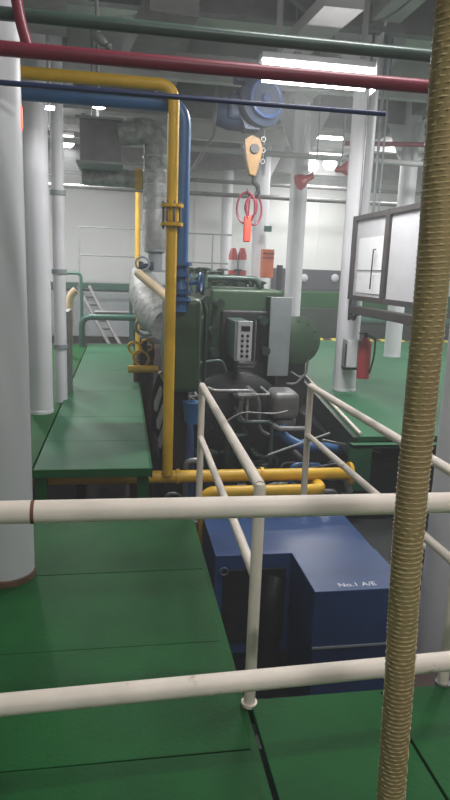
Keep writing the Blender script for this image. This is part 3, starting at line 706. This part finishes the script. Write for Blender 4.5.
# grey blue diag equipment below yellow
pipe('bilge_pipe', 'pale pipe with a bend low right of the pit behind the stair rail', [at(330,478,5.5),at(345,476,5.5),at(350,492,5.5)], .03, 'gpanel', .1)
rr = random.Random(11)
for k in range(10):
    x = rr.uniform(1.35,2.2); y = rr.uniform(5.65,6.2); z = rr.uniform(-.9,-.35); L_ = rr.uniform(.2,.45)
    pipe('bilge_pipe', 'small bent pipe among the clutter between pump and starboard deck', [(x,y,BILGE),(x,y,z),(x+L_,y,z),(x+L_,y+.1,z-.3)], rr.choice((.012,.018,.03)), rr.choice(('steel','black','gpanel','dgreen','blue')), .08, group='small bent pipes beside the pump', n=8)
for k in range(6):
    x = rr.uniform(.3,.75); y = rr.uniform(5.6,6.1); z = rr.uniform(-.6,.1)
    pipe('bilge_pipe', 'small upright pipe between the yellow drop pipe and the stair rail', [(x,y,BILGE),(x,y,z),(x+.15,y,z),(x+.15,y+.1,z-.4)], rr.choice((.012,.02,.03)), rr.choice(('steel','black','dgreen')), .08, group='small pipes beside the yellow drop pipe', n=8)
t = thing('green_bracket', 'bright green steel bracket at the corner of the starboard deck', 'bracket', at(360,492,5.5))
a = at(351,444,5.55); b = at(367,489,5.55)
obj('upright', MB().box((a.x,5.5,b.z),(b.x,5.6,a.z),.01), 'deck_far', t, False)
obj('top_bar', MB().box((a.x,5.5,-.085),(4.2,5.6,-.055)).box((a.x,5.5,a.z-.02),(a.x+.5,5.58,-.05)), 'deck_far', t, False)
tag(obj('deck_edge_beam', MB().prism([(2.25,5.63,-.25),(2.32,5.63,-.25),(2.82,9.5,-.25),(2.75,9.5,-.25)],(0,0,.24)), 'dgreen', smooth=False), 'dark green beam under the slanting edge of the starboard deck', 'beam')
tag(obj('dark_tank', MB().box((2.4,5.75,BILGE),(4.5,9.4,-.3),.03), 'black', smooth=False), 'black tank below the starboard deck', 'tank')

# ================================================================= BLUE GENERATOR (in the pit)
ZB = -.6
t = thing('generator', 'dark blue steel generator housing in the pit behind the rails', 'generator', (1.3,4.4,BILGE))
mb = MB().box((.715,4.385,-1.45),(2.01,5.15,ZB),.005)
obj('rear_housing', mb, 'dblue', t, False)
ZS = at(350,645,3.775).z
fh = obj('front_housing', MB().box((1.32,3.775,ZS),(2.02,4.395,ZB),.005), 'dblue', t, False)
obj('lower_housing', MB().box((1.34,3.80,-1.75),(2.0,4.4,ZS-.01),.01), 'dblue', t, False)
obj('seam_strip', MB().box((1.325,3.765,ZS-.012),(2.02,3.79,ZS+.002)), 'gpanel', t, False)
obj('corner_ring', MB().torus((.78,4.36,-.72),(0,1,0),.03,.008,14,6), 'steel', t)
obj('air_grille', MB().box((.78,4.37,-1.35),(1.28,4.386,-.72),.004), 'black', t, False)
obj('base_frame', MB().box((.6,3.7,BILGE),(2.1,5.2,-1.75),.01), 'black', t, False)
obj('neck_pipe', MB().tube([(1.15,4.3,-1.75),(1.15,4.3,-.95),(1.2,4.38,-.8)], .09, 14, .1), 'black', t)
tx = bpy.data.curves.new('stencil','FONT'); tx.body = 'No.1 A/E'; tx.size = .075; tx.extrude = .0008
to = bpy.data.objects.new('tmp_text', tx); C.objects.link(to)
bpy.context.view_layer.update()
me = bpy.data.meshes.new_from_object(to.evaluated_get(bpy.context.evaluated_depsgraph_get()))
bpy.data.objects.remove(to)
so = bpy.data.objects.new('stencil_lettering', me); C.objects.link(so); me.materials.clear(); me.materials.append(M['paper'])
p = atz(339,587,ZB); so.parent = t; so.location = V((p.x,p.y,ZB+.001)) - t.location; so['label'] = 'white stencilled lettering'
# dark side gear right of generator
t = thing('auxiliary_engine', 'black auxiliary machine beyond the blue housing at the right of the pit', 'machine', (2.6,4.6,BILGE))
obj('block', MB().box((2.12,4.0,BILGE),(3.2,5.4,-.75),.05), 'black', t)
obj('pipe', MB().tube([(2.15,3.9,-1.6),(2.15,3.9,-.62),(2.4,4.6,-.62),(3.1,4.7,-.62)], .05, 12, .12), 'black', t)
obj('cover', MB().lathe((2.45,4.6,-.75),(0,0,1),[(0,.15),(.1,.15),(.13,.1)],18), 'steel', t)
tag(obj('red_block', MB().box((1.16,2.12,-.30),(1.45,2.32,-.16),.02).box((1.28,2.18,BILGE),(1.34,2.26,-.29)), 'bilge', smooth=False), 'dull red brown block just behind the lower rail near the hose', 'block')
tag(obj('side_plate', MB().box((.50,2.2,-1.7),(.56,4.2,-1.0),.01).box((.5,2.2,BILGE),(.56,2.3,-1.7)), 'black', smooth=False), 'black plate along the left side of the pit', 'plate')

# ================================================================= RAILINGS
# front railing
y0 = 1.38
t = thing('guardrail', 'thick worn white two bar railing crossing closest to the camera', 'railing', (.3,y0,0))
a = at(0,512.5,y0); b = at(450,502.5,y0); a,b = ext(a,b,.9,.9)
top = obj('top_rail', MB().tube([a,b], .0262, 20), 'rail', t)
c_ = at(33,512,y0)
obj('tape_band', MB().tube([c_+V((-.004,0,0)),c_+V((.004,0,0))], .0268, 20), 'tape', top)
a2 = at(0,705,y0-.05); b2 = at(450,661,y0); a2,b2 = ext(a2,b2,.9,.9)
obj('mid_rail', MB().tube([a2,b2], .0255, 20), 'rail', t)
for q in (a.lerp(b,.02), a.lerp(b,.98)):
    obj('post', MB().tube([(q.x,q.y,0),(q.x,q.y,q.z)], .024, 14), 'rail', t)
# side rails around the pit
def side_rail(label, xn, xf, yn, yf, zt, zm, near_top_px=None):
    t = thing('guardrail', label, 'railing', (xn,yn,0), 'white railings along the pit opening')
    obj('top_rail', MB().tube([(xn,yn,zt),(xf,yf,zt)], .021, 16), 'rail', t)
    obj('mid_rail', MB().tube([(xn,yn,zm),(xf,yf,zm)], .019, 16), 'rail', t)
    for x,y in ((xn,yn),(xf,yf)):
        o = obj('post', MB().lathe((x,y,-.01), (0,0,1), [(0,.021),(zt+.006,.021),(zt+.02,.015),(zt+.026,.004)], 16), 'rail', t)
        obj('foot_flange', MB().lathe((x,y,-.008), (0,0,1), [(0,.030),(.012,.030)], 16), 'rail' if x<1 else 'steel', t)
    return t
side_rail('white railing along the left side of the pit, before the blue housing', .465,.50, 1.965,3.83,.835,.50)
side_rail('white railing along the right side of the pit, behind the spiral hose', 1.245,1.22, 1.99,3.86,.83,.50)
pipe('toe_bar', 'thin pale toe bar along the slanting edge of the starboard green deck', [(2.79,9.2,.02),(2.33,5.65,.02)], .018, 'rail', n=10)

# ================================================================= FRAMED NOTICE WINDOW (right)
XW = 2.88
def atx(x, y, X):
    d = ray(x, y); p = d*(X/d.x); p.z += EYE; return p
A = atx(350,217,XW); B = atx(347,298,XW); Cc = atx(440,206,XW); D_ = atx(440,322,XW)
yf = 7.78; zt_ = (at(358,214,7.6).z+at(412,209,6.28).z)/2; zb_ = .5*(at(350,297,7.6).z+at(412,312,6.28).z)+.06; print('WIN',at(358,214,7.6),at(412,209,6.28),at(350,299,7.6),at(412,311,6.28)); yn = atx(440,210,XW).y
t = thing('notice_window', 'dark framed window panel hung between the thick column and the spiral hose', 'window frame', (XW,(yf+yn)/2,zb_))
w = .05
m = MB().box((XW,yn,zt_-w),(XW+.08,yf,zt_+.01),.005).box((XW,yn,zb_-w),(XW+.08,yf,zb_+.01),.005)
yms = [yf, atx(388,215,XW).y, yn]
for yv in (yms[0]-.04, yms[1], yms[2]+.04): m.box((XW-.003,yv-.05,zb_-w),(XW+.083,yv+.05,zt_+.012),.005)
obj('frame', m, 'rack', t, False)
obj('pane', MB().box((XW+.03,yms[1]+.06,zb_),(XW+.04,yms[0]-.09,zt_-.05)), 'lightpanel', t, False)
obj('pane', MB().box((XW+.03,yms[2]+.09,zb_),(XW+.04,yms[1]-.06,zt_-.05)), 'lightpanel', t, False)
pa, pb = atx(363,237,XW+.02), atx(386,262,XW+.02)
obj('notice_sheet', MB().box((XW+.022,yms[1]+.12,1.62),(XW+.03,yms[0]-.2,2.0)), 'paper', t, False)
obj('notice_sheet', MB().box((XW+.022,yms[1]+.12,zb_+.05),(XW+.03,yms[0]-.2,1.58)), 'paper', t, False)
obj('handle', MB().tube([(XW-.02,yms[1]+.22,1.85),(XW-.02,yms[1]+.28,1.85),(XW-.02,yms[1]+.3,1.4)], .008, 6), 'black', t)
obj('lower_shelf', MB().box((XW-.02,yn,zb_-.22),(XW+.10,yf-.15,zb_-.12),.01), 'rack', t, False)
obj('upper_hanger', MB().tube([(XW+.04,yms[0]-.1,zt_),(XW+.04,yms[0]-.1,CEIL)], .018, 8).tube([(XW+.04,yms[2]+.1,zt_),(XW+.04,yms[2]+.1,CEIL)], .018, 8), 'steel', t)
obj('lower_bracket', MB().tube([(XW,yf-.1,zb_-.05),(XW,yf-.1,zb_-.3),(XW,yf-.6,zb_-.16)], .02, 8).torus((XW,yf-.25,zb_-.2),(1,0,0),.09,.015), 'black', t)
# fire extinguisher
a = at(365,337,7.75); b = at(365,378,7.75)
t = thing('fire_extinguisher', 'red fire extinguisher strapped to the thick white column', 'extinguisher', (a.x,7.72,b.z))
obj('cylinder', MB().lathe((a.x,7.72,b.z),(0,0,1),[(0,.075),(.01,.085),(a.z-b.z-.08,.085),(a.z-b.z-.02,.05),(a.z-b.z,.03)],22), 'bred', t)
obj('base_ring', MB().lathe((a.x,7.72,b.z-.005),(0,0,1),[(0,.078),(.012,.078)],22), 'paper', t)
obj('valve_head', MB().lathe((a.x,7.72,a.z),(0,0,1),[(-.01,.025),(.04,.03),(.06,.02)],12).box((a.x-.09,7.70,a.z+.045),(a.x+.02,7.74,a.z+.06)), 'black', t)
obj('hose', MB().tube([(a.x+.02,7.7,a.z+.03),(a.x+.12,7.68,a.z),(a.x+.11,7.66,a.z-.25),(a.x+.06,7.65,b.z+.08)], .012, 8, .08), 'black', t)
obj('bracket', MB().box((3.12,7.76,(a.z+b.z)/2-.02),(a.x,7.82,(a.z+b.z)/2+.02)), 'black', t, False)
c0 = at(345,339,7.8); c1 = at(357,367,7.8)
t = thing('junction_box', 'pale upright box on the thick white column left of the extinguisher', 'box', ((c0.x+c1.x)/2,7.75,c1.z))
obj('case', MB().box((c0.x,7.72,c1.z),(c1.x,7.88,c0.z),.012), 'gpanel', t, False)
obj('cover', MB().box((c0.x+.01,7.70,c1.z+.01),(c1.x-.05,7.72,c0.z-.01),.004), 'white', t, False)
obj('strap', MB().tube([(c0.x-.01,7.71,c0.z-.05),(c0.x-.01,7.71,c1.z+.04)], .008, 6).box((c0.x,7.74,c1.z-.03),(c1.x,7.86,c1.z)), 'black', t)

# orange indicator near left column
a = at(18,117,3.04)
tag(obj('red_indicator', MB().lathe(a-V((0,0,.06)),(0,0,1),[(0,.015),(.02,.02),(.10,.02),(.12,.01)],12), 'ind'), 'small glowing red lamp at the edge of the near left column', 'lamp')

# ================================================================= SPIRAL HOSE
def hose():
    P = [at(459,-40,1.05), at(446,100,1.07), at(434,260,1.09), at(420,410,1.10), at(408,540,1.10), at(399,680,1.11), at(388,840,1.12)]
    # smooth the polyline
    Q = []
    for i in range(len(P)-1):
        p0 = P[max(i-1,0)]; p1 = P[i]; p2 = P[i+1]; p3 = P[min(i+2,len(P)-1)]
        for k in range(40):
            u = k/40
            Q.append(.5*((2*p1)+(-p0+p2)*u+(2*p0-5*p1+4*p2-p3)*u*u+(-p0+3*p1-3*p2+p3)*u**3))
    Q.append(P[-1])
    return Q
Q = hose()
mh = bpy.data.materials.new('hazy_amber_hose'); mh.use_nodes = True
nt = mh.node_tree; N = nt.nodes; L = nt.links; b_ = N['Principled BSDF']
tc = N.new('ShaderNodeTexCoord'); no = N.new('ShaderNodeTexNoise'); no.inputs['Scale'].default_value = 9
mp = N.new('ShaderNodeMapping'); mp.inputs['Scale'].default_value = (1,1,.25)
L.new(tc.outputs['Object'], mp.inputs['Vector']); L.new(mp.outputs['Vector'], no.inputs['Vector'])
rp = N.new('ShaderNodeValToRGB'); e = rp.color_ramp.elements
e[0].position = .35; e[0].color = (.34,.245,.125,1); e[1].position = .6; e[1].color = (.38,.30,.14,1)
x_ = e.new(.72); x_.color = (.24,.27,.08,1)
L.new(no.outputs['Fac'], rp.inputs['Fac']); L.new(rp.outputs['Color'], b_.inputs['Base Color'])
b_.inputs['Roughness'].default_value = .35; b_.inputs['Transmission Weight'].default_value = .2; b_.inputs['IOR'].default_value = 1.3
t = thing('spiral_hose', 'translucent amber spiral ribbed hose hanging close to the camera at the right', 'hose', V((Q[-1].x,Q[-1].y,0)))
bot = V((Q[-1].x, Q[-1].y, 0)); topp = V((Q[0].x,Q[0].y,2.9))
QQ = [topp]+Q+[bot]
RH = .0305
obj('hose_wall', MB().tube(QQ, RH, 24), mh, t)
# helix
d = 0; pts = []; pitch = .0105; ang = 0
for i in range(len(Q)-1):
    p, q = Q[i], Q[i+1]; tv = (q-p).normalized(); u = V((1,0,0)); u = (u-tv*u.dot(tv)).normalized(); w = tv.cross(u)
    n_ = max(1,int((q-p).length/pitch*10))
    for k in range(n_):
        c_ = p.lerp(q, k/n_); ang += (q-p).length/n_/pitch*2*PI
        pts.append(c_+(u*math.cos(ang)+w*math.sin(ang))*(RH+.0003))
obj('spiral_rib', MB().tube(pts, .0018, 5), mat('amber_rib',(.48,.36,.19),.4,noise=.15,scale=20), t)

# ================================================================= CAMERA, WORLD
cam = bpy.data.cameras.new('camera'); co = bpy.data.objects.new('camera', cam); C.objects.link(co)
cam.sensor_fit = 'VERTICAL'; cam.sensor_height = 36; cam.lens = F*36/800; cam.clip_start = .05
mw = ROT.to_4x4(); mw.translation = (0,0,EYE); co.matrix_world = mw
bpy.context.scene.camera = co
w = bpy.data.worlds.new('world'); bpy.context.scene.world = w; w.use_nodes = True
vs_ = w.node_tree.nodes.new('ShaderNodeVolumeScatter'); vs_.inputs['Density'].default_value = .014; vs_.inputs['Color'].default_value = (.95,.97,1,1)
w.node_tree.links.new(vs_.outputs['Volume'], w.node_tree.nodes['World Output'].inputs['Volume'])
w.node_tree.nodes['Background'].inputs[0].default_value = (.5,.52,.55,1); w.node_tree.nodes['Background'].inputs[1].default_value = .2
vs = bpy.context.scene.view_settings
vs.view_transform = 'Standard'; vs.look = 'None'; vs.gamma = 1; vs.exposure = .42; vs.use_curve_mapping = False
